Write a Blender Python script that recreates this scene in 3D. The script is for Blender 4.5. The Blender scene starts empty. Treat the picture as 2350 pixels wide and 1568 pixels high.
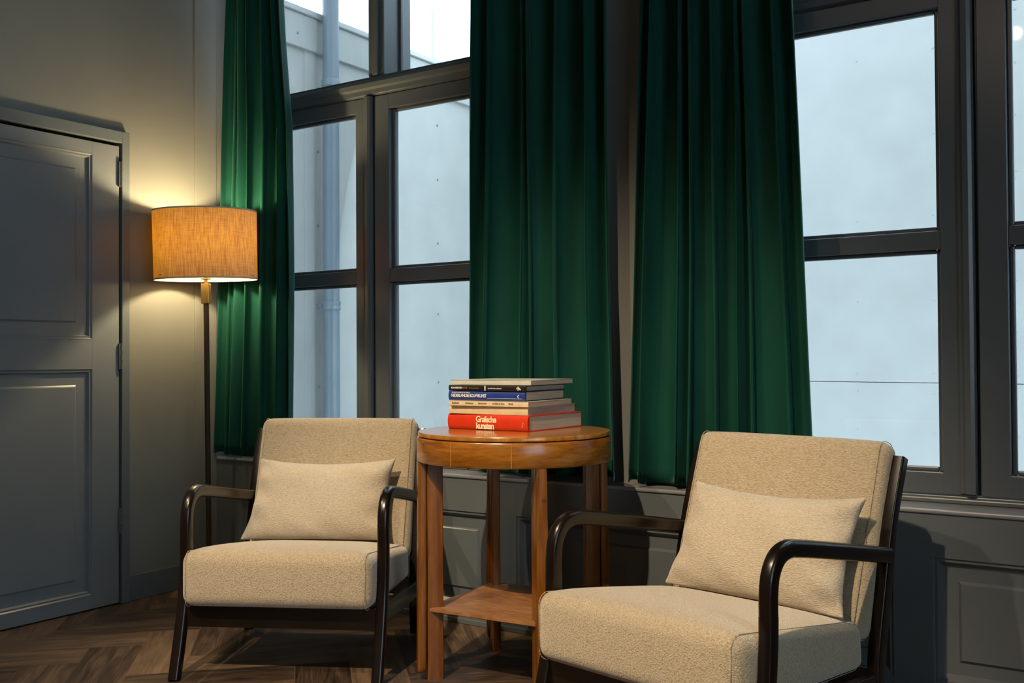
import bpy, bmesh, math, random
from mathutils import Vector, Matrix
random.seed(7)
PI = math.pi
scene = bpy.context.scene
COL = scene.collection

# ------------------------------------------------------------------ camera model
F, YAW, PITCH, ROLL = 2318.2, .58451, .01573, -.0059
CAM = Vector((3.651, -3.0828, 1.0))
FW = Vector((-math.sin(YAW)*math.cos(PITCH), math.cos(YAW)*math.cos(PITCH), math.sin(PITCH)))
R0 = Vector((math.cos(YAW), math.sin(YAW), 0)); U0 = R0.cross(FW)
RT = math.cos(ROLL)*R0 + math.sin(ROLL)*U0
UP = -math.sin(ROLL)*R0 + math.cos(ROLL)*U0
cd = bpy.data.cameras.new('camera'); cam = bpy.data.objects.new('camera', cd); COL.objects.link(cam)
cd.sensor_width = 36; cd.lens = F*36/2350; cd.clip_start = .05; cd.clip_end = 200
cam.matrix_world = Matrix(((RT.x, UP.x, -FW.x, CAM.x), (RT.y, UP.y, -FW.y, CAM.y), (RT.z, UP.z, -FW.z, CAM.z), (0, 0, 0, 1)))
scene.camera = cam

def hit(u, v, n, p0):
    """measured photo point -> point on a real plane (normal n through p0)"""
    n = Vector(n); g = FW + (u-1175)/F*RT - (v-784)/F*UP
    return CAM + g*((Vector(p0)-CAM).dot(n)/g.dot(n))

# ------------------------------------------------------------------ object helpers
def tag(o, label=None, cat=None, group=None, kind=None):
    if label: o['label'] = label
    if cat: o['category'] = cat
    if group: o['group'] = group
    if kind: o['kind'] = kind
    return o

def empty(name, loc=(0, 0, 0), rz=0, parent=None):
    o = bpy.data.objects.new(name, None); COL.objects.link(o)
    o.location = loc; o.rotation_euler = (0, 0, rz); o.empty_display_size = .05
    if parent: o.parent = parent
    return o

def link(name, bm, mat, parent=None, smooth=False, angle=None):
    bmesh.ops.recalc_face_normals(bm, faces=bm.faces)
    me = bpy.data.meshes.new(name); bm.to_mesh(me); bm.free()
    for m in (mat if isinstance(mat, (list, tuple)) else [mat]): me.materials.append(m)
    if smooth:
        me.shade_smooth()
        if angle: me.set_sharp_from_angle(angle=math.radians(angle))
    o = bpy.data.objects.new(name, me); COL.objects.link(o)
    if parent: o.parent = parent
    return o

def box(bm, x0, x1, y0, y1, z0, z1, bev=0, M=None, seg=2, mi=0):
    vs = [bm.verts.new(p) for p in ((x0, y0, z0), (x1, y0, z0), (x1, y1, z0), (x0, y1, z0),
                                    (x0, y0, z1), (x1, y0, z1), (x1, y1, z1), (x0, y1, z1))]
    fs = [bm.faces.new([vs[i] for i in q]) for q in ((0, 3, 2, 1), (4, 5, 6, 7), (0, 1, 5, 4), (1, 2, 6, 5), (2, 3, 7, 6), (3, 0, 4, 7))]
    for f in fs: f.material_index = mi
    if M is not None:
        for v in vs: v.co = M @ v.co
    if bev > 0:
        es = list({e for f in fs for e in f.edges})
        bmesh.ops.bevel(bm, geom=es, offset=bev, segments=seg, affect='EDGES', profile=.5)
    return bm

def nb(): return bmesh.new()

def sect(w, d, r, n=5):
    """rounded rectangle section points"""
    pts = []
    r = min(r, w/2-1e-5, d/2-1e-5)
    for cx, cy, a0 in ((w/2-r, d/2-r, 0), (-w/2+r, d/2-r, PI/2), (-w/2+r, -d/2+r, PI), (w/2-r, -d/2+r, 1.5*PI)):
        for i in range(n):
            a = a0 + PI/2*i/(n-1)
            pts.append((cx+r*math.cos(a), cy+r*math.sin(a)))
    return pts

def catmull(P, n=8):
    P = [Vector(p) for p in P]; out = []
    Q = [2*P[0]-P[1]] + P + [2*P[-1]-P[-2]]
    for i in range(1, len(Q)-2):
        for k in range(n):
            t = k/n
            a, b, c, d = Q[i-1], Q[i], Q[i+1], Q[i+2]
            out.append(.5*((2*b)+(c-a)*t+(2*a-5*b+4*c-d)*t*t+(3*b-a-3*c+d)*t**3))
    out.append(P[-1]); return out

def sweep(bm, path, side, w, d, r=.008, n=5, wf=None, df=None):
    """sweep a rounded rectangle; w along the constant 'side' vector, d in plane"""
    side = Vector(side).normalized(); rings = []
    for i, p in enumerate(path):
        t = (path[min(i+1, len(path)-1)]-path[max(i-1, 0)]).normalized()
        nn = side.cross(t).normalized()
        k = i/(len(path)-1)
        s = sect(w*(wf(k) if wf else 1), d*(df(k) if df else 1), r, n)
        rings.append([bm.verts.new(p+side*a+nn*b) for a, b in s])
    m = len(rings[0])
    for a, b in zip(rings, rings[1:]):
        for j in range(m):
            bm.faces.new((a[j], a[(j+1) % m], b[(j+1) % m], b[j]))
    bm.faces.new(rings[0]); bm.faces.new(rings[-1])
    return bm

def lathe(bm, prof, cx=0, cy=0, n=64, closed=False):
    rings = []
    for r, z in prof:
        rings.append([bm.verts.new((cx+r*math.cos(2*PI*i/n), cy+r*math.sin(2*PI*i/n), z)) for i in range(n)])
    prs = list(zip(rings, rings[1:])) + ([(rings[-1], rings[0])] if closed else [])
    for a, b in prs:
        for i in range(n): bm.faces.new((a[i], a[(i+1) % n], b[(i+1) % n], b[i]))
    if not closed:
        if prof[0][0] > 1e-6: bm.faces.new(rings[0])
        if prof[-1][0] > 1e-6: bm.faces.new(rings[-1])
    return bm

def tube(bm, a, b, r, n=16, r2=None):
    a, b = Vector(a), Vector(b); t = (b-a).normalized()
    x = t.orthogonal().normalized(); y = t.cross(x); r2 = r if r2 is None else r2
    A = [bm.verts.new(a+(x*math.cos(2*PI*i/n)+y*math.sin(2*PI*i/n))*r) for i in range(n)]
    B = [bm.verts.new(b+(x*math.cos(2*PI*i/n)+y*math.sin(2*PI*i/n))*r2) for i in range(n)]
    for i in range(n): bm.faces.new((A[i], A[(i+1) % n], B[(i+1) % n], B[i]))
    bm.faces.new(A); bm.faces.new(B); return bm

# ------------------------------------------------------------------ materials
def new_mat(name):
    m = bpy.data.materials.new(name); m.use_nodes = True
    nt = m.node_tree; b = nt.nodes['Principled BSDF']
    return m, nt, b
def N(nt, t, **kw):
    n = nt.nodes.new(t)
    for k, v in kw.items():
        if k in n.inputs: n.inputs[k].default_value = v
        else: setattr(n, k, v)
    return n
def L(nt, a, b): nt.links.new(a, b)
def coord(nt, scale=(1, 1, 1), out='Object', rot=(0, 0, 0)):
    tc = N(nt, 'ShaderNodeTexCoord'); mp = N(nt, 'ShaderNodeMapping')
    mp.inputs['Scale'].default_value = scale; mp.inputs['Rotation'].default_value = rot
    L(nt, tc.outputs[out], mp.inputs['Vector']); return mp.outputs['Vector']
def bump(nt, b, h, strength, dist):
    bp = N(nt, 'ShaderNodeBump'); bp.inputs['Strength'].default_value = strength; bp.inputs['Distance'].default_value = dist
    L(nt, h, bp.inputs['Height']); L(nt, bp.outputs['Normal'], b.inputs['Normal']); return bp
def ramp(nt, fac, stops):
    r = N(nt, 'ShaderNodeValToRGB'); e = r.color_ramp.elements
    while len(e) < len(stops): e.new(.5)
    for s, (p, c) in zip(e, stops): s.position = p; s.color = (*c, 1)
    L(nt, fac, r.inputs['Fac']); return r.outputs['Color']

def paint(name, c, rough=.45, bs=.15, sc=60, spec=.5):
    m, nt, b = new_mat(name)
    v = coord(nt)
    n = N(nt, 'ShaderNodeTexNoise', Scale=3.0, Detail=4.0); L(nt, v, n.inputs['Vector'])
    L(nt, ramp(nt, n.outputs['Fac'], [(.3, tuple(x*.94 for x in c)), (.7, tuple(x*1.05 for x in c))]), b.inputs['Base Color'])
    n2 = N(nt, 'ShaderNodeTexNoise', Scale=float(sc), Detail=3.0); L(nt, v, n2.inputs['Vector'])
    bump(nt, b, n2.outputs['Fac'], bs, .001)
    b.inputs['Roughness'].default_value = rough; b.inputs['Specular IOR Level'].default_value = spec
    return m

def flat(name, c, rough=.5, metal=0, spec=.5, coat=0):
    m, nt, b = new_mat(name)
    n = N(nt, 'ShaderNodeTexNoise', Scale=40.0, Detail=3.0); L(nt, coord(nt), n.inputs['Vector'])
    L(nt, ramp(nt, n.outputs['Fac'], [(.3, tuple(x*.93 for x in c)), (.7, tuple(min(1, x*1.05) for x in c))]), b.inputs['Base Color'])
    b.inputs['Roughness'].default_value = rough; b.inputs['Metallic'].default_value = metal
    b.inputs['Specular IOR Level'].default_value = spec; b.inputs['Coat Weight'].default_value = coat
    return m

def wood(name, dark, mid, light, scale=(1, 1, 1), rough=.3, coat=.0, dist=3.0, bs=.12, out='Object', rot=(0, 0, 0)):
    m, nt, b = new_mat(name)
    v = coord(nt, scale, out, rot)
    n0 = N(nt, 'ShaderNodeTexNoise', Scale=2.2, Detail=5.0, Roughness=.6, Distortion=.6); L(nt, v, n0.inputs['Vector'])
    n1 = N(nt, 'ShaderNodeTexNoise', Scale=14.0, Detail=6.0, Roughness=.65); L(nt, v, n1.inputs['Vector'])
    mx = N(nt, 'ShaderNodeMath', operation='MULTIPLY_ADD'); L(nt, n1.outputs['Fac'], mx.inputs[0]); mx.inputs[1].default_value = .55
    m2 = N(nt, 'ShaderNodeMath', operation='MULTIPLY'); L(nt, n0.outputs['Fac'], m2.inputs[0]); m2.inputs[1].default_value = .5
    L(nt, m2.outputs[0], mx.inputs[2])
    L(nt, ramp(nt, mx.outputs[0], [(.36, dark), (.52, mid), (.68, light)]), b.inputs['Base Color'])
    bump(nt, b, mx.outputs[0], bs, .001)
    b.inputs['Roughness'].default_value = rough; b.inputs['Coat Weight'].default_value = coat; b.inputs['Coat Roughness'].default_value = .15
    return m

PAINT = (.108, .124, .134)
M_wall = paint('grey wall paint', (.163, .168, .158), .6, .12, 90, .3)
M_trim = paint('grey satin trim paint', PAINT, .27, .2, 30, .5)
M_door = paint('grey satin door paint', (.150, .166, .180), .34, .3, 30, .5)
M_frame = paint('grey window paint', (.098, .112, .124), .28, .18, 30, .5)
M_ceil = paint('ceiling paint', (.28, .27, .25), .8)
M_clad = paint('pale grey cladding', (.385, .385, .37), .45, .02, 8, .3)
M_clad2 = paint('grey white cladding', (.315, .312, .298), .45, .02, 8, .3)
M_cap = flat('aluminium coping', (.42, .42, .41), .4, 0)
M_pipe = paint('grey plastic pipe', (.16, .19, .22), .35, .05, 30)
M_screw = flat('screw head', (.18, .2, .2), .4, .6)
M_black = flat('gap shade black', (.01, .01, .01), .8)
M_steel = flat('painted hinge', (.13, .135, .13), .3, .3)

# floor : herringbone planks, uv runs along each plank, colour attribute gives each its tone
M_floor, nt, b = new_mat('brown herringbone wood')
uv = N(nt, 'ShaderNodeUVMap'); at = N(nt, 'ShaderNodeVertexColor', layer_name='tone')
mp = N(nt, 'ShaderNodeMapping'); mp.inputs['Scale'].default_value = (1.1, 9, 1); L(nt, uv.outputs['UV'], mp.inputs['Vector'])
n0 = N(nt, 'ShaderNodeTexNoise', Scale=2.6, Detail=6.0, Roughness=.62, Distortion=.9); L(nt, mp.outputs[0], n0.inputs['Vector'])
mp2 = N(nt, 'ShaderNodeMapping'); mp2.inputs['Scale'].default_value = (3, 60, 1); L(nt, uv.outputs['UV'], mp2.inputs['Vector'])
n1 = N(nt, 'ShaderNodeTexNoise', Scale=2.5, Detail=4.0, Roughness=.6); L(nt, mp2.outputs[0], n1.inputs['Vector'])
a1 = N(nt, 'ShaderNodeMath', operation='MULTIPLY_ADD'); L(nt, n1.outputs['Fac'], a1.inputs[0]); a1.inputs[1].default_value = .35
a2 = N(nt, 'ShaderNodeMath', operation='MULTIPLY_ADD'); L(nt, n0.outputs['Fac'], a2.inputs[0]); a2.inputs[1].default_value = .75
sep = N(nt, 'ShaderNodeSeparateColor'); L(nt, at.outputs['Color'], sep.inputs[0])
a3 = N(nt, 'ShaderNodeMath', operation='MULTIPLY_ADD'); L(nt, sep.outputs[0], a3.inputs[0]); a3.inputs[1].default_value = .30; a3.inputs[2].default_value = -.17
L(nt, a3.outputs[0], a2.inputs[2]); L(nt, a2.outputs[0], a1.inputs[2])
L(nt, ramp(nt, a1.outputs[0], [(.30, (.012, .008, .006)), (.45, (.052, .033, .022)), (.58, (.115, .074, .046)), (.75, (.21, .135, .085))]), b.inputs['Base Color'])
b.inputs['Roughness'].default_value = .42; b.inputs['Specular IOR Level'].default_value = .45
bump(nt, b, a1.outputs[0], .25, .0015)

# boucle fabric
def boucle(name, c0, c1, stretch=(1, 1, 1), sc=210, bs=.9):
    m, nt, b = new_mat(name)
    v = coord(nt, stretch)
    n = N(nt, 'ShaderNodeTexNoise', Scale=float(sc), Detail=3.0, Roughness=.6, Distortion=.8); L(nt, v, n.inputs['Vector'])
    vo = N(nt, 'ShaderNodeTexVoronoi', Scale=float(sc)*.95); L(nt, v, vo.inputs['Vector'])
    mx = N(nt, 'ShaderNodeMath', operation='SUBTRACT'); L(nt, n.outputs['Fac'], mx.inputs[0])
    h = N(nt, 'ShaderNodeMath', operation='MULTIPLY'); L(nt, vo.outputs['Distance'], h.inputs[0]); h.inputs[1].default_value = .35
    L(nt, h.outputs[0], mx.inputs[1])
    L(nt, ramp(nt, mx.outputs[0], [(.12, c0), (.46, c1)]), b.inputs['Base Color'])
    b.inputs['Roughness'].default_value = .95; b.inputs['Specular IOR Level'].default_value = .15
    b.inputs['Sheen Weight'].default_value = .85; b.inputs['Sheen Roughness'].default_value = .38
    b.inputs['Sheen Tint'].default_value = (1, .97, .92, 1)
    bump(nt, b, mx.outputs[0], bs, .003)
    return m
M_seat = boucle('beige boucle seat', (.375, .295, .19), (.545, .45, .315), sc=240, bs=1.0)
M_back = boucle('beige boucle back', (.375, .295, .19), (.545, .45, .315), (.5, 1, 1.6), 230, 1.0)
M_pillow = boucle('beige boucle pillow', (.49, .415, .305), (.62, .54, .42), (.55, 1, 1.5), 240, 1.0)
M_dark = wood('espresso wood', (.004, .002, .0015), (.007, .0038, .0025), (.013, .007, .005), (1, 1, .25), .26, .12)
M_dark.node_tree.nodes['Principled BSDF'].inputs['Specular IOR Level'].default_value = .38
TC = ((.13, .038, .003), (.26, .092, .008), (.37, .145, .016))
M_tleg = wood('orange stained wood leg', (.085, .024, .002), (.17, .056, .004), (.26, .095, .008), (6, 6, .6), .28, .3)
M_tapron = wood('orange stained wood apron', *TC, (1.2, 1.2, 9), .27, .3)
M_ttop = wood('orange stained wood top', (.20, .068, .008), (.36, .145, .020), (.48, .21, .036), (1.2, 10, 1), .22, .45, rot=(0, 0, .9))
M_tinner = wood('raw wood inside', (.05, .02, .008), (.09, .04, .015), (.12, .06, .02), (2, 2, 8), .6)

# velvet
M_velvet, nt, b = new_mat('green velvet')
v = coord(nt, (1, 1, .25))
n = N(nt, 'ShaderNodeTexNoise', Scale=9.0, Detail=4.0); L(nt, v, n.inputs['Vector'])
L(nt, ramp(nt, n.outputs['Fac'], [(.35, (.0034, .040, .029)), (.7, (.006, .062, .044))]), b.inputs['Base Color'])
b.inputs['Roughness'].default_value = .75; b.inputs['Specular IOR Level'].default_value = .12
b.inputs['Sheen Weight'].default_value = 1.0; b.inputs['Sheen Roughness'].default_value = .27
b.inputs['Sheen Tint'].default_value = (.24, .56, .50, 1)
n2 = N(nt, 'ShaderNodeTexNoise', Scale=700.0, Detail=1.0); L(nt, coord(nt), n2.inputs['Vector'])
bump(nt, b, n2.outputs['Fac'], .15, .001)

# linen shade (lets the bulb's light through)
M_shade, nt, b = new_mat('linen lampshade')
v1 = coord(nt, (260, 260, 18)); v2 = coord(nt, (20, 20, 200))
na = N(nt, 'ShaderNodeTexNoise', Scale=1.0, Detail=2.0); L(nt, v1, na.inputs['Vector'])
nb_ = N(nt, 'ShaderNodeTexNoise', Scale=1.0, Detail=2.0); L(nt, v2, nb_.inputs['Vector'])
ad = N(nt, 'ShaderNodeMath', operation='ADD'); L(nt, na.outputs['Fac'], ad.inputs[0]); L(nt, nb_.outputs['Fac'], ad.inputs[1])
hf = N(nt, 'ShaderNodeMix'); hf.inputs[0].default_value = .28; L(nt, na.outputs['Fac'], hf.inputs[2]); L(nt, nb_.outputs['Fac'], hf.inputs[3])
ct = ramp(nt, hf.outputs[0], [(.36, (.40, .155, .004)), (.62, (.76, .35, .014))])
cdif = ramp(nt, hf.outputs[0], [(.36, (.22, .185, .13)), (.62, (.36, .31, .23))])
df = N(nt, 'ShaderNodeBsdfDiffuse'); tr = N(nt, 'ShaderNodeBsdfTranslucent'); ms = N(nt, 'ShaderNodeMixShader')
L(nt, cdif, df.inputs['Color']); L(nt, ct, tr.inputs['Color']); ms.inputs['Fac'].default_value = .044
L(nt, df.outputs[0], ms.inputs[1]); L(nt, tr.outputs[0], ms.inputs[2])
L(nt, ms.outputs[0], nt.nodes['Material Output'].inputs['Surface'])

M_brass = flat('dull brass', (.30, .20, .08), .38, .85)
M_bronze = flat('dark bronze', (.06, .042, .024), .42, .6)
def emit(name, c, s):
    m, nt, b = new_mat(name)
    b.inputs['Base Color'].default_value = (0.8, .8, .8, 1)
    b.inputs['Emission Color'].default_value = (*c, 1); b.inputs['Emission Strength'].default_value = s
    return m

# window glass: fresnel mix of clear and mirror
M_glass, nt, b = new_mat('window glass')
tp = N(nt, 'ShaderNodeBsdfTransparent'); gl = N(nt, 'ShaderNodeBsdfGlossy'); gl.inputs['Roughness'].default_value = .02
tp.inputs['Color'].default_value = (.97, .985, .985, 1)
fr = N(nt, 'ShaderNodeFresnel'); fr.inputs['IOR'].default_value = 1.45
fm = N(nt, 'ShaderNodeMath', operation='MULTIPLY'); L(nt, fr.outputs[0], fm.inputs[0]); fm.inputs[1].default_value = .6
ms = N(nt, 'ShaderNodeMixShader'); L(nt, fm.outputs[0], ms.inputs['Fac'])
L(nt, tp.outputs[0], ms.inputs[1]); L(nt, gl.outputs[0], ms.inputs[2])
L(nt, ms.outputs[0], nt.nodes['Material Output'].inputs['Surface'])

# ------------------------------------------------------------------ setting
XR, YF, ZC = 6.5, -6.5, 4.7
def struct(name, bm, mat, parent=None, smooth=False, angle=None):
    o = link(name, bm, mat, parent, smooth, angle)
    if not parent: o['kind'] = 'structure'
    return o

# floor
bm = nb(); uvl = bm.loops.layers.uv.new('UVMap'); cl = bm.loops.layers.float_color.new('tone')
W, K, g = .175, 3, .0011
a0, b0 = -.337, -.668+6*W
S2 = math.sqrt(.5)
def plank(ax, bx, la, lb, rz):
    if la > lb: q = [(ax+g, bx+g), (ax+la-g, bx+g), (ax+la-g, bx+lb-g), (ax+g, bx+lb-g)]; uvs = [(0, 0), (la, 0), (la, lb), (0, lb)]
    else: q = [(ax+g, bx+g), (ax+la-g, bx+g), (ax+la-g, bx+lb-g), (ax+g, bx+lb-g)]; uvs = [(0, 0), (0, la), (lb, la), (lb, 0)]
    pts = [((p-r)*S2, (p+r)*S2) for p, r in q]
    if all(p[0] < -.05 or p[0] > XR+.05 or p[1] > .16 or p[1] < YF for p in pts): return
    f = bm.faces.new([bm.verts.new((x, y, 0)) for x, y in pts])
    ou, ov, t = random.random()*40, random.random()*40, random.random()
    for l, (u, v) in zip(f.loops, uvs):
        l[uvl].uv = (u+ou, v+ov); l[cl] = (t, t, t, 1)
for i in range(-45, 60):
    for j in range(-75, 12):
        k = (i-j) % (2*K)
        if k == 0: plank(a0+i*W, b0+j*W, K*W, W, 0)
        if (i-(j)) % (2*K) == 2*K-1: plank(a0+i*W, b0+j*W, W, K*W, 1)
# trim planks to the room
for co, no in (((0, 0, 0), (-1, 0, 0)), ((XR, 0, 0), (1, 0, 0)), ((0, .03, 0), (0, 1, 0)), ((0, YF, 0), (0, -1, 0))):
    bmesh.ops.bisect_plane(bm, geom=bm.verts[:]+bm.edges[:]+bm.faces[:], plane_co=co, plane_no=no, clear_outer=True)
sub = bmesh.new(); box(sub, -.1, XR+.1, YF-.1, .3, -.12, -.0012)
me = bpy.data.meshes.new('t'); sub.to_mesh(me); sub.free(); nf = len(bm.faces); bm.from_mesh(me); bpy.data.meshes.remove(me)
bm.faces.ensure_lookup_table()
for f in bm.faces[nf:]: f.material_index = 1
struct('floor', bm, [M_floor, flat('floor joint', (.02, .013, .01), .7)])
struct('ceiling', box(nb(), -.1, XR+.1, YF-.1, .5, ZC, ZC+.1), M_ceil)

# left wall with door opening
DY0, DY1, DZ = -1.335, -.512, 1.885
bm = nb()
box(bm, -.12, 0, YF, DY0-.01, 0, ZC); box(bm, -.12, 0, DY1+.01, .40, 0, ZC); box(bm, -.12, 0, DY0-.01, DY1+.01, DZ+.01, ZC)
struct('wall_left', bm, M_wall)
bm = nb(); QY0, QY1, QZ0, QZ1 = -5.2, -2.4, .7, 3.4
box(bm, XR, XR+.12, YF, QY0, 0, ZC); box(bm, XR, XR+.12, QY1, .4, 0, ZC); box(bm, XR, XR+.12, QY0, QY1, 0, QZ0); box(bm, XR, XR+.12, QY0, QY1, QZ1, ZC)
struct('wall_right', bm, M_wall)
added_win = empty('window_3'); added_win['kind'] = 'structure'  # added window out of view, brings cool daylight onto the door
bm = nb()
for y in (QY0, (QY0+QY1)/2-.03, QY1-.06): box(bm, XR+.02, XR+.09, y, y+.06, QZ0, QZ1, .003)
for z in (QZ0, 2.1, QZ1-.06): box(bm, XR+.025, XR+.085, QY0+.06, QY1-.06, z, z+.06, .003)
link('window_frame', bm, M_frame, added_win)
link('glass_pane', box(nb(), XR+.05, XR+.055, QY0+.06, QY1-.06, QZ0+.06, QZ1-.06), M_glass, added_win)
struct('wall_front', box(nb(), -.12, XR+.12, YF-.12, YF, 0, ZC), M_wall)
# shallow pier on the left wall beside the window wall
struct('trim_1', box(nb(), -.005, .005, -.122, .0, 0, ZC, .002), M_wall)
struct('baseboard_left', box(nb(), 0, .014, -.468, -.0, 0, .106, .003), M_trim)
# door casing
bm = nb()
box(bm, 0, .024, -.505, -.468, 0, 1.942, .003); box(bm, 0, .024, DY0-.045, DY0-.005, 0, 1.942, .003); box(bm, 0, .0235, DY0-.03, -.49, 1.893, 1.942, .003)
o = struct('trim_2', bm, M_trim)

def rings_panel(bm, rect, steps, P):
    """nested rectangular rings: steps = [(inset, depth)], P(a,b,depth)->Vector"""
    a0, a1, b0_, b1 = rect; prev = None
    for ins, dep in steps:
        c = [bm.verts.new(P(a, b_, dep)) for a, b_ in ((a0+ins, b0_+ins), (a1-ins, b0_+ins), (a1-ins, b1-ins), (a0+ins, b1-ins))]
        if prev:
            for i in range(4): bm.faces.new((prev[i], prev[(i+1) % 4], c[(i+1) % 4], c[i]))
        prev = c
    bm.faces.new(prev); return bm

# door_1
door = empty('door_1', (0, 0, 0)); door['kind'] = 'structure'
XD = .016
pr = [(DY0+.125, -.638, .064, .962), (DY0+.125, -.638, 1.084, 1.825)]
bm = nb()
box(bm, -.03, XD, DY0, pr[0][0], .006, DZ-.006, .002); box(bm, -.03, XD, pr[0][1], DY1-.002, .006, DZ-.006, .002)
for z0, z1 in ((.006, .064), (.962, 1.084), (1.825, DZ-.006)): box(bm, -.03, XD-.0003, pr[0][0]-.002, pr[0][1]+.002, z0, z1, .0015)
link('door_leaf', bm, M_door, door)
for r in pr:
    bm = nb()
    rings_panel(bm, r, [(-.001, -.001), (.004, .004), (.010, .003), (.016, .013), (.020, .013), (.062, .013), (.066, .010), (.070, .006)], lambda a, b_, d: Vector((XD-d, a, b_)))
    link('door_panel', bm, M_door, door)
for z in (1.764, 1.014, .339):
    bm = nb()
    for k in range(3): tube(bm, (.026, -.508, z-.052+k*.036), (.026, -.508, z-.052+k*.036+.032), .0055, 12)
    box(bm, .012, .026, -.519, -.509, z-.052, z+.052)
    link('hinge', bm, M_steel, door, True, 40)
# black sheet behind the door edge, the gap's shade put in as colour
struct('door_gap_shade', box(nb(), -.115, -.035, DY0-.012, DY1+.012, 0, DZ+.012), M_black)

# back wall (window wall)
YW = .15
WX = (.81, 3.15); WH = .80
WZ0, WZ1 = .56, 3.45
bm = nb()
box(bm, -.12, WX[0]-WH, YW, .40, 0, ZC); box(bm, WX[0]+WH, WX[1]-WH, YW, .40, 0, ZC); box(bm, WX[0]+WH+.04, WX[1]-WH-.04, .112, YW+.01, .55, ZC, .003); box(bm, WX[1]+WH, XR+.12, YW, .40, 0, ZC)
for xc in WX:
    box(bm, xc-WH, xc+WH, YW, .40, 0, WZ0-.02); box(bm, xc-WH, xc+WH, YW, .40, WZ1, ZC)
struct('wall_back', bm, M_wall)

def make_window(n, xc):
    w = empty('window_%d' % n); w['kind'] = 'structure'
    xa, xb = xc-WH+.001, xc+WH-.001
    TZ0, TZ1 = 2.112, 2.191
    bm = nb()
    box(bm, xa, xa+.055, YW-.012, .36, WZ0-.02, WZ1, .004); box(bm, xb-.055, xb, YW-.012, .36, WZ0-.02, WZ1, .004)
    box(bm, xa+.055, xb-.055, YW-.002, .36, WZ0-.02, .580, .003)
    box(bm, xa+.055, xb-.055, YW, .36, WZ1-.06, WZ1, .003)
    link('window_frame', bm, M_frame, w)
    # transom with stepped moulding
    bm = nb()
    prof = [(.36, TZ0), (YW+.004, TZ0), (YW-.010, TZ0+.006), (YW-.012, TZ0+.024), (YW-.022, TZ0+.032), (YW-.026, TZ0+.050), (YW-.020, TZ0+.062), (YW-.008, TZ0+.068), (YW-.006, TZ1), (.36, TZ1+.02)]
    A = [bm.verts.new((xa+.055, y, z)) for y, z in prof]; B = [bm.verts.new((xb-.055, y, z)) for y, z in prof]
    for i in range(len(prof)): bm.faces.new((A[i], A[(i+1) % len(prof)], B[(i+1) % len(prof)], B[i]))
    bm.faces.new(A); bm.faces.new(B)
    link('transom', bm, M_frame, w)
    # upper mullion, deep
    bm = nb()
    box(bm, xc-.022, xc+.063, YW, .33, TZ1+.004, WZ1-.06, .004); box(bm, xc+.010, xc+.040, YW-.014, YW+.001, TZ1+.004, WZ1-.06, .005)
    link('upper_mullion', bm, M_frame, w)
    for (p, q) in ((xa+.055, xc-.022), (xc+.063, xb-.055)):
        bm = nb(); box(bm, p, q, .267, .272, TZ1+.012, WZ1-.06); link('glass_pane', bm, M_glass, w)
        bm = nb()
        for (c, d, e, f) in ((p, p+.012, TZ1+.01, WZ1-.06), (q-.012, q, TZ1+.01, WZ1-.06)): box(bm, c, d, .25, .267, e, f, .003)
        box(bm, p, q, .25, .267, TZ1+.01, TZ1+.028, .003)
        link('glazing_bead', bm, M_frame, w)
    # casements
    for s, (p, q, px, qx) in enumerate(((xa+.056, xc-.005, xa+.13, xc-.096), (xc+.009, xb-.058, xc+.089, xb-.13))):
        bm = nb()
        z0, z1, g0, g1 = .583, 2.108, .648, 2.048
        yb = .215
        box(bm, p, px, YW, yb, z0, z1, .003); box(bm, qx, q, YW, yb, z0, z1, .003)
        box(bm, px-.002, qx+.002, YW+.0005, yb, z0, g0, .002); box(bm, px-.002, qx+.002, YW+.0005, yb, g1, z1, .002)
        c = link('casement', bm, M_frame, w)
        bm = nb(); box(bm, px-.001, qx+.001, YW+.004, yb-.002, 1.318, 1.374, .003)
        link('glazing_bar', bm, M_frame, c)
        for (h0, h1) in ((g0, 1.318), (1.374, g1)):
            bm = nb()
            for (a, b_, e, f) in ((px, px+.014, h0, h1), (qx-.014, qx, h0, h1), (px+.014, qx-.014, h0, h0+.014), (px+.014, qx-.014, h1-.012, h1)):
                box(bm, a, b_, YW+.022, YW+.040, e, f, .004)
            link('glazing_bead', bm, M_frame, c)
            bm = nb(); box(bm, px+.002, qx-.002, YW+.041, YW+.045, h0+.002, h1-.002); link('glass_pane', bm, M_glass, c)
    link('gap_backing', box(nb(), xc-.03, xc+.03, YW+.022, YW+.060, .583, 2.112), M_frame, w)  # added backing that blocks daylight leaking between the casements
    # rounded meeting strip
    bm = nb()
    pts = [(xc-.047, YW), (xc-.045, YW-.008), (xc-.036, YW-.010), (xc-.030, YW-.018), (xc-.014, YW-.020), (xc-.004, YW-.015), (xc+.001, YW-.004), (xc+.001, YW)]
    A = [bm.verts.new((x, y, .590)) for x, y in pts]; B = [bm.verts.new((x, y, 2.108)) for x, y in pts]
    for i in range(len(pts)): bm.faces.new((A[i], A[(i+1) % len(pts)], B[(i+1) % len(pts)], B[i]))
    bm.faces.new(A); bm.faces.new(B)
    link('meeting_strip', bm, M_frame, w, True, 30)
    # small sill moulding under the casements
    bm = nb(); box(bm, xa, xb, YW-.016, YW+.01, .559, .574, .004); link('sill_moulding', bm, M_trim, w)
    return w
make_window(1, WX[0]); make_window(2, WX[1])

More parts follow.
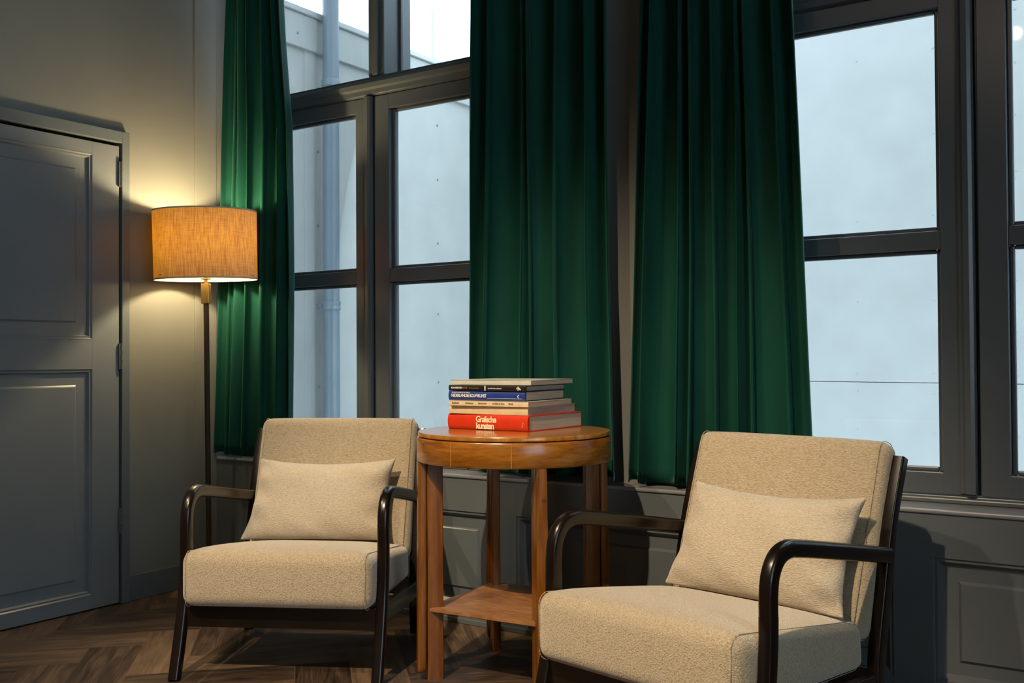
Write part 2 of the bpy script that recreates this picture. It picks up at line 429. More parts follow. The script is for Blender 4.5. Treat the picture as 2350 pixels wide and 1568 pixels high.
# wainscot under the windows with panels
bm = nb(); WT = .545; PXS = [(.125, 1.51), (1.625, 2.94), (3.052, 4.55), (4.67, 6.3)]
box(bm, 0.0, XR, .03, YW, 0, WT)
xs = [0.0]+[v for p in PXS for v in p]+[XR]
for i in range(0, len(xs), 2): box(bm, xs[i], xs[i+1], 0, .031, 0, WT, .0015)
for p, q in PXS: box(bm, p-.002, q+.002, .0004, .031, .42, WT, .0012); box(bm, p-.002, q+.002, .0004, .031, 0, .062, .0012)
wains = struct('trim_4', bm, M_trim)
for p, q in PXS:
    bm = nb()
    rings_panel(bm, (p, q, .062, .42), [(-.001, .001), (.003, .006), (.010, .005), (.022, .020), (.028, .022), (.064, .022), (.068, .017), (.072, .013)], lambda a, b_, d: Vector((a, d, b_)))
    link('wainscot_panel', bm, M_trim, wains)
struct('trim_5', box(nb(), -.001, XR, -.006, YW+.001, WT, .5585, .0045), paint('daylit glossy ledge paint', (.20, .21, .225), .2, .15, 25, .5))  # ledge colour lightened to stand in for daylight on the sill
struct('baseboard_back', box(nb(), 0, XR, -.012, 0, 0, .020, .003), M_trim)

# ------------------------------------------------------------------ courtyard outside
def cladding(bmw, org, dirv, L0, L1, z0, z1):
    pass
bm = nb(); box(bm, -2.25, -2.0, .4, 5.35, -3.5, 3.40)
sidew = tag(link('courtyard_wall', bm, M_clad), 'pale grey panelled wing wall with a coping, seen through the window behind the books', 'wall', None, 'structure')
bm = nb(); box(bm, -2.25, -1.965, .4, 5.35, 3.40, 3.66, .004); link('fascia', bm, M_clad, sidew)
bm = nb(); box(bm, -2.28, -1.94, .4, 5.35, 3.662, 3.705, .006); link('coping', bm, M_cap, sidew)
bm = nb(); box(bm, -2.0, -1.992, 2.55, 2.655, -3.5, 3.40, .002); link('cover_strip', bm, M_clad, sidew)
bm = nb()
def screw(bm, p, n, r=.011):
    n = Vector(n).normalized(); tube(bm, Vector(p)-n*.003, Vector(p)+n*.005, r, 10, r*.6)
for y in (2.70, 3.627, 4.235, 4.9, 1.7):
    for z in (.15, .776, 1.40, 2.045, 2.63, 3.129): screw(bm, (-1.998, y, z), (1, 0, 0), .012)
for y in (2.45, 3.5, 4.4): screw(bm, (-1.963, y, 3.50), (1, 0, 0), .012)
link('screw_heads', bm, M_screw, sidew)

ang = math.atan2(-.2, 1)
backw = empty('courtyard_wall', (-2.0, 5.0, 0), ang)
tag(backw, 'tall pale riveted cladding wall facing the right-hand window', 'wall', None, 'structure')
Mi = (Matrix.Translation((-2, 5, 0)) @ Matrix.Rotation(ang, 4, 'Z')).inverted()
def onb(u, v):
    p = Mi @ hit(u, v, (math.sin(-ang), math.cos(ang), 0), (-2, 5, 0)); return p
zs = onb(2000, 877).z
bm = nb()
box(bm, .03, 11, 0, .25, -3.5, zs-.003, .002); box(bm, .03, 11, 0, .25, zs+.001, 3.98, .002)
link('cladding_sheet', bm, M_clad2, backw)
bm = nb(); c1, c2 = onb(1968, 693).x, onb(2143, 688).x; c3 = onb(2330, 640).x
for (u, v) in ((1968, 693), (1967, 857), (1969, 896), (1968, 984), (2143, 688), (2142, 855), (2144, 902), (2144, 995), (1966, 140), (1967, 508), (2140, 110), (2141, 305), (2141, 492),
               (2324, 642), (2333, 643), (2333, 762), (2325, 762), (2336, 860), (2325, 998), (2337, 1000), (2329, 20), (2317, 45), (2329, 142), (2329, 262), (2318, 283), (2333, 391), (2328, 408)):
    p = onb(u, v); screw(bm, (p.x, 0, p.z), (0, -1, 0), .010)
for k in range(4):
    for z in (.2, .9, 1.6, 2.3, 3.0): screw(bm, (c1-1.1-k*.62, 0, z), (0, -1, 0), .010)
link('screw_heads', bm, flat('painted rivet', (.30, .31, .31), .3), backw)
bm = nb(); box(bm, -9, 12, .5, 14, -3.7, -3.5)
struct('courtyard_ground', bm, paint('grey paving', (.5, .52, .53), .8))

# drainpipe
dp = empty('drainpipe', (-1.86, 2.70, -3.5))
tag(dp, 'grey round drainpipe running up the courtyard wing wall outside the window', 'drainpipe')
link('pipe', tube(nb(), (0, 0, 0), (0, 0, 8.6), .064, 32), M_pipe, dp, True, 40)
for z in (6.62, 3.95):
    bm = nb(); lathe(bm, [(.066, z), (.073, z+.004), (.074, z+.05), (.072, z+.055), (.066, z+.06)], n=32); link('pipe_socket', bm, M_pipe, dp, True, 40)
bm = nb(); lathe(bm, [(.066, 4.88), (.073, 4.88), (.073, 4.90), (.069, 4.905), (.069, 4.915), (.073, 4.92), (.073, 4.945), (.066, 4.945)], n=32)
tube(bm, (-.135, -.02, 4.912), (-.06, 0, 4.912), .008, 8); box(bm, -.11, -.07, -.03, .012, 4.895, 4.93)
link('pipe_bracket', bm, M_pipe, dp, True, 40)
bm = nb(); tube(bm, (0, -1.4, 7.48), (0, -.02, 7.36), .05, 24); link('branch_pipe', bm, M_pipe, dp, True, 40)
# thin mast above the roof
bm = nb(); tube(bm, (-2.1, 4.30, 3.70), (-2.1, 4.30, 4.22), .022, 10, .018); tube(bm, (-2.1, 4.30, 4.22), (-2.1, 4.30, 4.32), .010, 8, .003); lathe(bm, [(.03, 3.70), (.03, 3.74), (.016, 3.76)], -2.1, 4.30, 12)
tag(link('roof_mast', bm, M_cap, None, True, 40), 'thin pale mast standing on the courtyard coping behind the window', 'mast')

# ------------------------------------------------------------------ curtains
def curtain(edges, ridges, zb, zt, label, yc=.035, amp=.030, seed=1, hemwave=.006, skew=.30):
    rnd = random.Random(seed)
    E = [hit(u, v, (0, 1, 0), (0, yc, 0)) for (v, u) in edges[0]]; G = [hit(u, v, (0, 1, 0), (0, yc, 0)) for (v, u) in edges[1]]
    def interp(T, z):
        T = sorted([(p.z, p.x) for p in T])
        if z <= T[0][0]:
            return T[0][1]
        for (z0, x0), (z1, x1) in zip(T, T[1:]):
            if z <= z1: 
                k = (z-z0)/(z1-z0); return x0+(x1-x0)*k
        (z0, x0), (z1, x1) = T[-2:]
        return x1+(x1-x0)/(z1-z0)*(z-z1)*.4
    nz, ns = 70, 26*len(ridges)
    R = list(ridges); ph = [rnd.random()*6.28 for _ in R]; wob = [rnd.uniform(.2, 1) for _ in R]
    dep = [rnd.uniform(.55, 1.35) for _ in R]
    bm = nb(); rows = []
    for iz in range(nz+1):
        kz = iz/nz; z = zb+(zt-zb)*kz
        xl, xr = interp(E, z), interp(G, z); Wd = xr-xl
        loc = [r+ (.012*wob[i]*math.sin(z*1.7+ph[i]) if 0 < i < len(R)-1 else 0) for i, r in enumerate(R)]
        row = []
        for js in range(ns+1):
            t = js/ns*(len(R)-1); i = min(int(t), len(R)-2); f = t-i
            a, b_ = loc[i], loc[i+1]; gap = (b_-a)
            phi = 2*PI*f
            # depth of the valley grows with the gap; soft rounded ridges
            A = amp*min(1.25, .45+gap*Wd*6.5)*(dep[i]*(1-f)+dep[i+1]*f)
            y = yc - A*math.cos(phi) + .006*math.sin(z*2.3+i*1.9+f*2)
            x = xl+Wd*(a+gap*f) - skew*gap*Wd*math.sin(phi)*(.55+.45*math.sin(i*2.1+1))
            x = max(.012, min(max(x, xl-.001), xr+.001))
            zz = z + (hemwave*math.sin(phi+i)*(1-kz)**30)
            row.append(bm.verts.new((x, y, zz)))
        rows.append(row)
    for a, b_ in zip(rows, rows[1:]):
        for j in range(ns): bm.faces.new((a[j], a[j+1], b_[j+1], b_[j]))
    o = link('curtain', bm, M_velvet, None, True)
    md = o.modifiers.new('thickness', 'SOLIDIFY'); md.thickness = .004; md.offset = 0
    tag(o, label, 'curtain', 'green velvet curtains at the two windows')
    return o
curtain([[(0, 530), (100, 527), (470, 519), (700, 511), (1045, 500)], [(0, 651), (100, 656), (290, 669), (640, 672), (950, 672), (1040, 672)]],
        [0, .14, .24, .42, .63, .86, 1.0], .576, 3.5, 'green velvet curtain beside the lit floor lamp, leftmost of the three', -.004, .030, 3)
curtain([[(0, 1093), (200, 1092), (600, 1090), (860, 1086), (1070, 1082)], [(0, 1400), (300, 1400), (600, 1403), (900, 1412), (1100, 1419)]],
        [0, .12, .37, .44, .63, .86, 1.0], .574, 3.5, 'green velvet curtain behind the round table and stack of books', .04, .032, 5)
curtain([[(0, 1478), (300, 1471), (600, 1464), (1090, 1449)], [(0, 1820), (300, 1836), (620, 1851), (990, 1868), (1100, 1872)]],
        [0, .08, .28, .35, .49, .64, .70, .88, 1.0], .572, 3.5, 'green velvet curtain behind the right armchair, rightmost of the three', .04, .032, 9)
bm = nb(); box(bm, .05, 4.3, .02, .06, 3.5, 3.53, .004)
tag(link('curtain_rail', bm, M_frame), 'slim grey curtain rail above the windows', 'curtain rail')

# ------------------------------------------------------------------ armchairs
def cushion(bm, hw, quad, r, crown=.0, n=22, front=.0, side=.0):
    """rounded box mapped on a side profile quad: front-bottom, front-top, rear-top, rear-bottom (y,z)"""
    fb, ft, rt, rb = [Vector(q) for q in quad]
    D = ((rt-ft).length+(rb-fb).length)/2; H = ((ft-fb).length+(rt-rb).length)/2
    half = Vector((hw, D/2, H/2)); vs = {}
    def pos(i, j, k):
        u = Vector((2*i/n-1, 2*j/n-1, 2*k/n-1))
        # concentrate samples near the edges
        u = Vector([math.copysign(1-(1-abs(c))**1.6, c) for c in u])
        p = Vector((u.x*half.x, u.y*half.y, u.z*half.z))
        inner = Vector([max(-(h-r), min(h-r, c)) for c, h in zip(p, half)])
        d = p-inner
        m = max(abs(c) for c in d)
        if d.length > 1e-9: d = d.normalized()*r
        q = inner+d
        sx, sy, sz = q.x/half.x, q.y/half.y, q.z/half.z
        cr = (1-sx**4)*(1-sy**4)
        z = q.z + (crown*cr if sz > 0 else 0)*max(0, sz)
        y = q.y - front*(1-sx**4)*(1-sz**2)*(1 if sy < 0 else 0)*abs(sy)
        x = q.x + side*math.copysign(1, q.x)*abs(sx)*(1-sy**4)*(1-sz**2)
        a, b_ = (y/half.y+1)/2, (z/half.z+1)/2
        P = (fb*(1-b_)+ft*b_)*(1-a)+(rb*(1-b_)+rt*b_)*a
        return Vector((x, P.x, P.y))
    def V(i, j, k):
        if (i, j, k) not in vs: vs[(i, j, k)] = bm.verts.new(pos(i, j, k))
        return vs[(i, j, k)]
    for a in range(n):
        for b_ in range(n):
            for e in (0, n):
                bm.faces.new((V(a, b_, e), V(a+1, b_, e), V(a+1, b_+1, e), V(a, b_+1, e)))
                bm.faces.new((V(a, e, b_), V(a+1, e, b_), V(a+1, e, b_+1), V(a, e, b_+1)))
                bm.faces.new((V(e, a, b_), V(e, a+1, b_), V(e, a+1, b_+1), V(e, a, b_+1)))
    return bm

def seam(bm, hw, quad, r, x, dr=.0010):
    """piping bead round the cushion at abscissa x"""
    fb, ft, rt, rb = [Vector(q) for q in quad]
    pts = []
    c = [(fb, ft, rb), (ft, rt, fb), (rt, rb, ft), (rb, fb, rt)]
    for P, nx, pv in c:
        a = P+(pv-P).normalized()*r*.9; b_ = P+(nx-P).normalized()*r*.9
        for k in range(6):
            t = k/5; q = a*(1-t)**2+(P*.72+(a+b_)*.14)*2*t*(1-t)+b_*t*t
            pts.append(Vector((x, q.x, q.y)))
    pts.append(pts[0])
    for p, q in zip(pts, pts[1:]):
        if (p-q).length > 1e-5: tube(bm, p, q, dr, 6)
    return bm

SEATQ = [(0, .2255), (0, .402), (.565, .326), (.575, .206)]
BACKQ = [(.545, .290), (.713, .778), (.790, .752), (.622, .262)]
ARMP = [(.002, 0), (.045, .13), (.078, .26), (.090, .36), (.092, .43)]
ARMT = [(.092, .43), (.0925, .475), (.101, .520), (.126, .553), (.166, .5665), (.22, .5620), (.40, .5315), (.655, .486)]
POST = [(.590, 0), (.578, .10), (.588, .22), (.604, .30), (.626, .39), (.648, .49), (.676, .585), (.735, .728)]
def P3(pts, x): return [Vector((x, a, b_)) for a, b_ in pts]
def make_chair():
    t = empty('armchair')
    bm = nb(); cushion(bm, .304, SEATQ, .034, .022, front=.004, side=.003)
    sc = link('seat_cushion', bm, M_seat, t, True)
    for s in (-1, 1): link('seam', seam(nb(), .304, [(-.002, .225), (-.002, .402), (.566, .328), (.576, .206)],   .034, s*.286), M_seat, sc, True)
    bm = nb(); cushion(bm, .301, BACKQ, .032, .004, front=.008)
    bc = link('back_cushion', bm, M_back, t, True)
    for s in (-1, 1): link('seam', seam(nb(), .301, [(.543, .290), (.711, .780), (.792, .754), (.622, .262)], .032, s*.282), M_back, bc, True)
    for s in (-1, 1):
        x = s*.3225
        bm = nb(); sweep(bm, catmull(P3(ARMP, x), 6), (1, 0, 0), .035, .040, .010, df=lambda k: .90+.10*k); link('leg', bm, M_dark, t, True, 50)
        bm = nb(); sweep(bm, catmull(P3(ARMT, x), 8), (1, 0, 0), .035, .041, .012); link('armrest', bm, M_dark, t, True, 50)
        bm = nb(); sweep(bm, catmull(P3([(a+.022, b_) for a, b_ in POST], s*.313), 6), (1, 0, 0), .034, .040, .007, df=lambda k: .85+.25*math.sin(PI*min(1, k*1.2))); link('leg', bm, M_dark, t, True, 50)
        bm = nb(); sweep(bm, P3([(.09, .195), (.57, .168)], x*.985), (1, 0, 0), .026, .058, .004); link('side_rail', bm, M_dark, t, True, 50)
    link('front_rail', box(nb(), -.307, .307, .055, .080, .153, .2245, .003), M_dark, t)
    link('rear_rail', box(nb(), -.307, .307, .592, .614, .145, .205, .003), M_dark, t)
    link('top_rail', box(nb(), -.307, .307, 0, .018, 0, .05, .003, Matrix.Translation((0, .735, .655)) @ Matrix.Rotation(-.34, 4, 'X')), M_dark, t)
    return t
def copy_tree(o, parent=None):
    c = o.copy(); COL.objects.link(c); c.parent = parent
    for ch in list(o.children): copy_tree(ch, c)
    return c
PL = (1.3115, -.8839, .4736); PR_ = (2.5591, -.9517, -.2167)
chL = make_chair(); chR = copy_tree(chL)
for c, p, lb in ((chL, PL, 'beige boucle armchair with dark wooden arms between the floor lamp and round table'),
                 (chR, PR_, 'beige boucle armchair with dark wooden arms to the right of the round table')):
    c.location = (p[0], p[1], 0); c.rotation_euler = (0, 0, p[2])
    tag(c, lb, 'armchair', 'pair of matching beige armchairs')

# pillows: corners measured in the chair's own frame (x,z) on a leaning plane
def pillow(corners, pose, label, seed):
    rnd = random.Random(seed)
    TL, TR, BR, BL = [Vector((x, z/math.cos(.328))) for x, z in corners]   # x, along the incline
    n = 44; bm = nb(); front = []; back = []
    ph = [rnd.random()*6.28 for _ in range(8)]
    for j in range(n+1):
        rf = []; rb = []
        for i in range(n+1):
            s, t = 2*i/n-1, 2*j/n-1
            s = math.sin(s*PI/2)*.55+s*.45; t = math.sin(t*PI/2)*.55+t*.45
            pinx = 1-.085*(1-t*t)*abs(s)**2; pinz = 1-(.15 if t > 0 else .02)*(1-s*s)*abs(t)**2
            S, T = s*pinx, t*pinz
            a, b_ = (S+1)/2, (T+1)/2
            P = (BL*(1-a)+BR*a)*(1-b_)+(TL*(1-a)+TR*a)*b_
            th = .068*(max(0, 1-abs(s)**3.0)**.55)*(max(0, 1-abs(t)**2.6)**.60)
            edge = min(1, (1-abs(s))*4)*0+1
            cx = math.exp(-((abs(s)-.88)/.16)**2)
            wr = .0085*math.sin(t*9+ph[0]+s*3)*cx + .004*math.sin(s*11+t*5+ph[1])*math.exp(-((abs(t)-.85)/.2)**2) + .003*math.sin(s*5+t*4+ph[2])
            wr *= min(1, th/.02)
            oz = 0
            y = th+wr
            P2 = Vector((P.x, P.y+oz))
            rf.append((P2, y)); rb.append((P2, -th*.85))
        front.append(rf); back.append(rb)
    ca, sa = math.cos(.328), math.sin(.328)
    def mk(P, d):  # leaning plane y=.38+.34 z ; d toward the sitter
        z = P.y*ca+.004; y = .374+.34*z
        return Vector((P.x, y-d*ca, z+d*sa*.9))
    grid = [[bm.verts.new(mk(*front[j][i])) for i in range(n+1)] for j in range(n+1)]
    gb = [[grid[j][i] if i in (0, n) or j in (0, n) else bm.verts.new(mk(*back[j][i])) for i in range(n+1)] for j in range(n+1)]
    for j in range(n):
        for i in range(n):
            bm.faces.new((grid[j][i], grid[j][i+1], grid[j+1][i+1], grid[j+1][i]))
            bm.faces.new((gb[j][i], gb[j+1][i], gb[j+1][i+1], gb[j][i+1]))
    # seam bead round the rim
    o = link('pillow', bm, M_pillow, None, True)
    o.location = (pose[0], pose[1], 0); o.rotation_euler = (0, 0, pose[2])
    tag(o, label, 'pillow', 'lumbar pillows on the armchairs')
    return o
pillow([(-.262, .628), (.249, .630), (.247, .350), (-.302, .345)], PL, 'beige lumbar pillow propped in the armchair nearest the floor lamp', 2)
pillow([(-.224, .634), (.303, .634), (.287, .342), (-.267, .345)], PR_, 'beige lumbar pillow propped in the armchair right of the table', 5)

# ------------------------------------------------------------------ round table
TX, TY = 1.872, -.385
tb = empty('side_table', (TX, TY, 0))
tag(tb, 'round orange-brown wooden side table with four legs and a low shelf', 'side table')
bm = nb(); lathe(bm, [(.0001, .7535), (.303, .7535), (.306, .756), (.3065, .764), (.3045, .7675), (.301, .768), (.0001, .768)], n=128)
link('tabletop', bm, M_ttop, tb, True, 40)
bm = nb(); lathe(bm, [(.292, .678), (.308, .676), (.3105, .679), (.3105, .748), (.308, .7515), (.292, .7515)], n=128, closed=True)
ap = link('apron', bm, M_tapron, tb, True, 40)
bm = nb()
def atab(u):   # apron joint lines where the veneer meets
    g = (FW + (u-1175)/F*RT); 
    d = Vector((g.x, g.y)); c = Vector((CAM.x-TX, CAM.y-TY)); A = d.dot(d); B = 2*c.dot(d); Cc = c.dot(c)-.3105**2
    t = (-B-math.sqrt(B*B-4*A*Cc))/(2*A); p = c+d*t; return math.atan2(p.y, p.x)
for u in (1033, 1172):
    th = atab(u); M = Matrix.Rotation(th, 4, 'Z'); bm = nb(); box(bm, .309, .3111, -.0011, .0011, .679, .748, 0, M)
    link('veneer_joint', bm, flat('light veneer joint', (.42, .2, .05), .4), ap)
link('underframe', lathe(nb(), [(.262, .700), (.290, .700), (.290, .7525), (.262, .7525)], n=64, closed=True), M_tinner, tb)
A0 = math.atan2(-.215, -.189)
for k in range(4):
    th = A0+k*PI/2; M = Matrix.Rotation(th, 4, 'Z')
    path = [Vector((r, 0, z)) for r, z in ((.2595, 0), (.2595, .2), (.2595, .45), (.2595, .700))]
    bm = nb(); sweep(bm, [M @ p for p in path], M @ Vector((0, 1, 0)), .027, .050, .003)
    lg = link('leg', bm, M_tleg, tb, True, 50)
    zz = [.022, .026, .032, .045, .10, .2, .30, .42, .55, .676]
    wd = [.35, .62, .85, 1.0, 1.02, 1.07, 1.12, 1.0, .85, .78]
    bm = nb(); rings = []
    for z, w in zip(zz, wd):
        rc = .2985+(.004*(1-z/.68)); dpt = .027*(.55 if z < .024 else .85 if z < .03 else 1)
        rings.append([bm.verts.new(M @ Vector((rc+b_, a*w, z))) for a, b_ in sect(.037, dpt, .006, 4)])
    for a, b_ in zip(rings, rings[1:]):
        m = len(a)
        for j in range(m): bm.faces.new((a[j], a[(j+1) % m], b_[(j+1) % m], b_[j]))
    bm.faces.new(rings[0]); bm.faces.new(rings[-1])
    st = link('facing_strip', bm, M_tleg, lg, True, 50)
    bm = nb(); tube(bm, M @ Vector((.298, .002, .585)), M @ Vector((.3140, .002, .585)), .0062, 20)
    link('dowel_plug', bm, flat('dark dowel', (.09, .02, .01), .4), lg, True, 40)
bm = nb(); rs = .292
c = [(rs*math.cos(A0+k*PI/2), rs*math.sin(A0+k*PI/2)) for k in range(4)]
lo = [bm.verts.new((x, y, .212)) for x, y in c]; hi = [bm.verts.new((x, y, .224)) for x, y in c]
bm.faces.new(lo); bm.faces.new(hi)
for i in range(4): bm.faces.new((lo[i], lo[(i+1) % 4], hi[(i+1) % 4], hi[i]))
bmesh.ops.bevel(bm, geom=bm.edges[:], offset=.002, segments=2, affect='EDGES')
link('shelf', bm, wood('worn shelf wood', (.14, .055, .018), (.30, .13, .045), (.42, .22, .10), (1.5, 8, 1), .33, .2, rot=(0, 0, .8)), tb)

# ------------------------------------------------------------------ books
def txt(s, size, mat, parent, loc, off=0, align='LEFT', sx=1, shear=0, spacing=1):
    cu = bpy.data.curves.new('lettering', 'FONT'); cu.body = s; cu.size = size; cu.offset = off; cu.extrude = .0001
    cu.align_x = align; cu.align_y = 'CENTER'; cu.shear = shear; cu.space_character = spacing; cu.resolution_u = 4
    o = bpy.data.objects.new('lettering_curve', cu); COL.objects.link(o)
    dg = bpy.context.evaluated_depsgraph_get(); me = bpy.data.meshes.new_from_object(o.evaluated_get(dg))
    bpy.data.objects.remove(o); me.materials.clear(); me.materials.append(mat)
    q = bpy.data.objects.new('lettering', me); COL.objects.link(q); q.parent = parent
    q.location = loc; q.rotation_euler = (PI/2, 0, 0); q.scale = (sx, 1, 1)
    return q
def pagemat(name, c=(.62, .53, .41)):
    m, nt, b = new_mat(name)
    n = N(nt, 'ShaderNodeTexNoise', Scale=1.0, Detail=3.0); L(nt, coord(nt, (6, 6, 900)), n.inputs['Vector'])
    L(nt, ramp(nt, n.outputs['Fac'], [(.3, tuple(x*.62 for x in c)), (.65, c)]), b.inputs['Base Color'])
    b.inputs['Roughness'].default_value = .85; bump(nt, b, n.outputs['Fac'], .5, .001); return m
M_page = pagemat('book pages'); M_page2 = pagemat('grey book pages', (.45, .41, .36))
def cover(name, c, rough=.35): return flat(name, c, rough, 0, .5, .15)
def book(name, x, y, th, Ln, Wd, z0, z1, mat, label, hard=True, pages=M_page, bulge=.004, ct=.0022):
    t = empty(name, (x, y, z0), th)
    tag(t, label, 'book', 'books stacked on the round table')
    H = z1-z0-.0004
    bm = nb()
    if hard:
        box(bm, 0, Ln, .002, Wd, 0, ct, .0008); box(bm, 0, Ln, .002, Wd, H-ct, H, .0008)
    else:
        box(bm, 0, Ln, .001, Wd, 0, .0009, .0003); box(bm, 0, Ln, .001, Wd, H-.0009, H, .0003)
    # rounded spine
    n = 10; ring0 = []; ring1 = []
    for i in range(n+1):
        a = -PI/2+PI*i/n; yy = .003-bulge*math.cos(a); zz = H/2+H/2*math.sin(a)
        ring0.append(bm.verts.new((0, yy, zz))); ring1.append(bm.verts.new((Ln, yy, zz)))
    inn0 = [bm.verts.new((0, .0055, H)), bm.verts.new((0, .0055, 0))]; inn1 = [bm.verts.new((Ln, .0055, H)), bm.verts.new((Ln, .0055, 0))]
    r0 = ring0+inn0; r1 = ring1+inn1
    for i in range(len(r0)): bm.faces.new((r0[i], r0[(i+1) % len(r0)], r1[(i+1) % len(r0)], r1[i]))
    bm.faces.new(r0); bm.faces.new(r1)
    link('cover', bm, mat, t, True, 35)
    ov = .003 if hard else .0005; cc = ct if hard else .001
    bm = nb(); box(bm, ov, Ln-ov, .0056, Wd-ov, cc, H-cc, .0004); link('page_block', bm, pages, t)
    return t, H
Wt = flat('white lettering', (.85, .82, .74), .5); Bk = flat('black lettering', (.05, .04, .035), .5); Crm = flat('cream lettering', (.9, .72, .45), .5)
c6 = cover('red cover', (.62, .035, .010)); c5 = cover('cream cover', (.70, .55, .32)); c4 = cover('ivory cover', (.72, .58, .36))
c3 = cover('blue cover', (.018, .045, .23)); c2 = cover('black cover', (.018, .014, .010)); c1 = cover('pale grey cover', (.60, .58, .50))
t6, H = book('hardcover_book', 1.644, -.428, -.035, .318, .318, .768, .818, c6, 'thick red book with large white title, bottom of the stack', True, M_page, .009, .003)
txt('Grafische', .0265, Crm, t6, (.158, -.0072, H/2+.0092), .0009, 'CENTER', .97, 0, .84)
txt('kunsten', .0275, Crm, t6, (.154, -.0072, H/2-.0118), .0010, 'CENTER', .98, 0, .84)
q = txt('Terra', .007, c5, t6, (.300, -.0068, H/2-.004), 0, 'CENTER', 1); q.rotation_euler = (PI/2, -PI/2+.15, 0)
t5, H = book('paperback_book', 1.650, -.436, .012, .304, .300, .8185, .8445, c5, 'plain cream paperback lying directly on the red book', False, M_page2, .002)
t4, H = book('paperback_book', 1.662, -.448, .030, .298, .284, .845, .8615, c4, 'ivory paperback with a line of small black print on its spine', False, M_page, .0015)
for s_, x_ in (('Bouwkunst', .010), ('Architectuur', .062), ('Stad en Land', .112), ('Van Dam en Zoon', .166), ('Noord', .226)):
    txt(s_, .0074, Bk, t4, (x_, -.0002, H/2+.001), .00012, 'LEFT', .82)
t3, H = book('hardcover_book', 1.652, -.437, .035, .291, .255, .862, .8925, c3, 'blue hardcover book with white spine title, under the black one', True, M_page, .006)
txt('NEDERLANDSE BOUWKUNST', .0145, Wt, t3, (.012, -.0042, H/2+.000), .0003, 'LEFT', .76, 0, .9)
txt('DE STIJL EN HAAR TIJD EN WERELD', .0052, Wt, t3, (.014, -.0035, H/2+.0098), .0001, 'LEFT', .85)
bm = nb(); box(bm, .150, .280, -.0028, -.0020, H/2-.0078, H/2-.0072); box(bm, 0, .007, -.0006, 0, -.0012, .0012, 0, Matrix.Translation((.264, -.0036, H/2)) @ Matrix.Rotation(-.7, 4, 'Y')); box(bm, 0, .007, -.0006, 0, -.001, .001, 0, Matrix.Translation((.264, -.0036, H/2)) @ Matrix.Rotation(.9, 4, 'Y'))
link('emblem', bm, Wt, t3)
t2, H = book('hardcover_book', 1.653, -.440, .022, .296, .250, .893, .9115, c2, 'slim black book with small white lettering near the top of the stack', True, M_page2, .003)
txt('MONUMENTEN', .0078, Wt, t2, (.010, -.0012, H/2), .0002, 'LEFT', .80); txt('VAN DE', .0078, flat('brown lettering', (.35, .13, .05), .5), t2, (.052, -.0012, H/2), .0002, 'LEFT', .8)
txt('Amsterdamse', .0078, flat('olive lettering', (.16, .13, .06), .5), t2, (.080, -.0012, H/2), .0001, 'LEFT', .9)
txt('bouwkundig erfgoed', .0066, Wt, t2, (.154, -.0012, H/2-.0005), .0001, 'LEFT', .95)
link('spine_bar', box(nb(), .1415, .1455, -.0014, -.0004, .0012, H-.0012), Wt, t2)
bm = nb()
for dx, dz in ((0, 0), (.0042, 0), (-.0042, 0), (0, .0042), (0, -.0042), (.0075, -.0028)):
    box(bm, -.0019, .0019, -.0003, .0003, -.0019, .0019, 0, Matrix.Translation((.268+dx, -.0010, H/2+dz)) @ Matrix.Rotation(PI/4, 4, 'Y'))
link('emblem', bm, Wt, t2)
t1, H = book('paperback_book', 1.631, -.403, .020, .312, .275, .912, .9275, c1, 'pale grey paperback lying on top of the stack', False, M_page, .001)

# ------------------------------------------------------------------ floor lamp
LX, LY = .268, -.262
lamp = empty('floor_lamp', (LX, LY, 0))
tag(lamp, 'lit floor lamp with a linen drum shade on a thin bronze pole', 'floor lamp')
bm = nb(); lathe(bm, [(.0001, 0), (.125, 0), (.128, .003), (.128, .012), (.125, .015), (.0001, .0155)], n=64); link('base', bm, M_bronze, lamp, True, 40)
link('pole', box(nb(), -.0085, .0085, -.0085, .0085, .0155, 1.235, .002), M_bronze, lamp)
RZ = Matrix.Rotation(-YAW*0, 4, 'Z')
bm = nb(); box(bm, -.0165, .0165, -.0165, .0165, 1.232, 1.316, .002, Matrix.Rotation(.55, 4, 'Z')); link('switch_housing', bm, M_brass, lamp)
bm = nb(); tube(bm, (0, 0, 1.316), (0, 0, 1.345), .007, 16); lathe(bm, [(.0001, 1.334), (.021, 1.334), (.021, 1.338), (.0001, 1.338)], n=32); tube(bm, (0, 0, 1.345), (0, 0, 1.455), .016, 20)
link('socket', bm, M_brass, lamp, True, 40)
SR0, SR1, SZ0, SZ1 = .2085, .2100, 1.334, 1.615
bm = nb(); n = 128
ra = [bm.verts.new((SR0*math.cos(2*PI*i/n), SR0*math.sin(2*PI*i/n), SZ0)) for i in range(n)]
rb_ = [bm.verts.new((SR1*math.cos(2*PI*i/n), SR1*math.sin(2*PI*i/n), SZ1)) for i in range(n)]
for i in range(n): bm.faces.new((ra[i], ra[(i+1) % n], rb_[(i+1) % n], rb_[i]))
sh = link('lamp_shade', bm, M_shade, lamp, True)
sh.matrix_local = Matrix.Translation((0, 0, 1.48)) @ Matrix.Rotation(.036, 4, Vector((RT.x, RT.y, 0))) @ Matrix.Translation((0, 0, -1.48))
M_rim = flat('linen rim', (.55, .46, .34), .8)
for r, z in ((SR0, SZ0), (SR1, SZ1)):
    bm = nb(); lathe(bm, [(r-.0022, z-.0025), (r+.0018, z-.0025), (r+.0018, z+.0035), (r-.0022, z+.0035)], n=128, closed=True)
    link('rim', bm, M_rim, sh, True, 40)
bm = nb()
for k in range(3):
    a = 2*PI*k/3+.4; tube(bm, (.016*math.cos(a), .016*math.sin(a), 1.372), (.215*math.cos(a), .215*math.sin(a), 1.342), .0016, 6)
lathe(bm, [(.016, 1.368), (.022, 1.368), (.022, 1.376), (.016, 1.376)], n=24, closed=True)
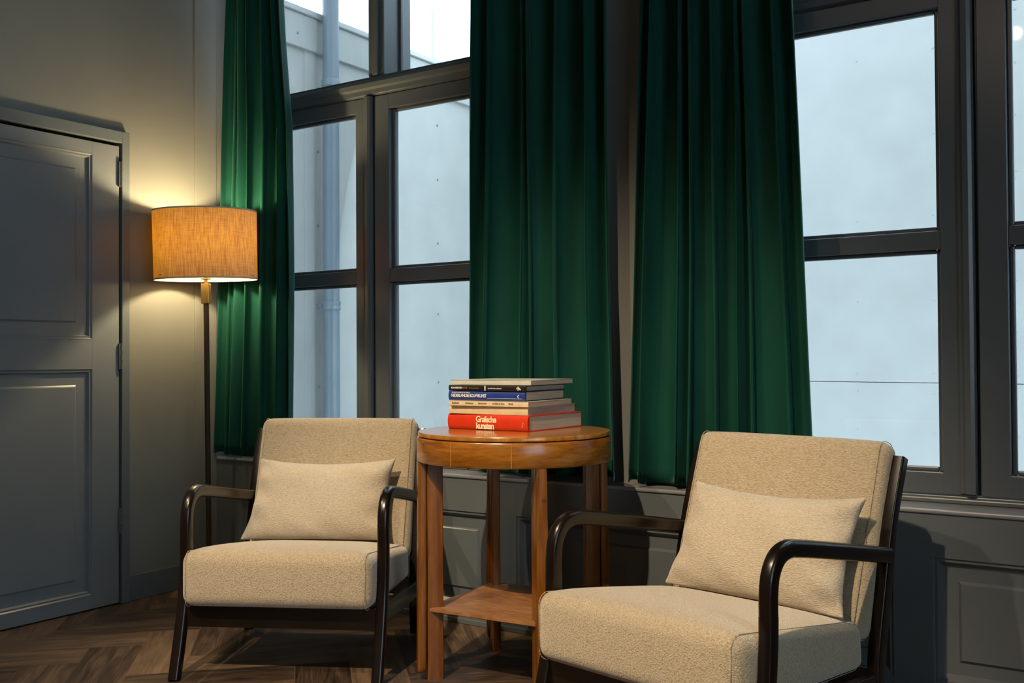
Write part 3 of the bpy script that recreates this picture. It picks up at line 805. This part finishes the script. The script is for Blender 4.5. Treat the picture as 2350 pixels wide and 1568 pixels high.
link('spider', bm, M_brass, lamp, True, 40)
bm = nb(); lathe(bm, [(.0001, 1.455), (.012, 1.457), (.013, 1.475), (.016, 1.490), (.019, 1.510), (.017, 1.524), (.010, 1.533), (.0001, 1.536)], n=32)
BULB = emit('lit bulb', (1.0, .76, .40), 1450)
link('bulb', bm, BULB, lamp, True)

lamp.rotation_mode = 'QUATERNION'
lamp.rotation_quaternion = Matrix.Rotation(.010, 4, Vector((-FW.x, -FW.y, 0))).to_quaternion()

# ------------------------------------------------------------------ lights of the place and added fill
def spot(loc, target, power, cone, blend, col=(1, .78, .53), r=.04):
    ld = bpy.data.lights.new('ceiling_spotlight', 'SPOT'); ld.energy = power; ld.spot_size = math.radians(cone); ld.spot_blend = blend; ld.color = col; ld.shadow_soft_size = r
    o = bpy.data.objects.new('ceiling_spotlight', ld); COL.objects.link(o); o.location = loc
    o.rotation_euler = (Vector(target)-Vector(loc)).to_track_quat('-Z', 'Y').to_euler(); return o
spot((2.50, -4.15, 4.55), (1.95, -.75, .30), 1150, 36, .8)
spot((.75, -3.65, 4.55), (2.2, -.7, .35), 360, 40, .8)
def fill_lamp(loc, power, r=.15, col=(1, .74, .47)):
    ld = bpy.data.lights.new('ceiling_fill_lamp', 'POINT'); ld.energy = power; ld.color = col; ld.shadow_soft_size = r
    o = bpy.data.objects.new('ceiling_fill_lamp', ld); COL.objects.link(o); o.location = loc; return o
p = hit(2330, 76, (0, 1, 0), (0, 4.9, 0))
fill_lamp((p.x, .38-4.9, min(p.z, 4.4)), 15, .04)
fill_lamp((1.4, -5.6, 4.3), 8, .05)  # added warm fill behind the camera, no known lamp there

w = bpy.data.worlds.new('overcast'); scene.world = w; w.use_nodes = True
bg = w.node_tree.nodes['Background']; bg.inputs['Color'].default_value = (.68, .86, 1.0, 1); bg.inputs['Strength'].default_value = 5.2

scene.view_settings.view_transform = 'Standard'; scene.view_settings.look = 'None'
scene.view_settings.exposure = 0; scene.view_settings.gamma = 1
scene.cycles.max_bounces = 10; scene.cycles.diffuse_bounces = 5; scene.cycles.transparent_max_bounces = 12
scene.cycles.sample_clamp_indirect = 6
scene.cycles.use_denoising = True
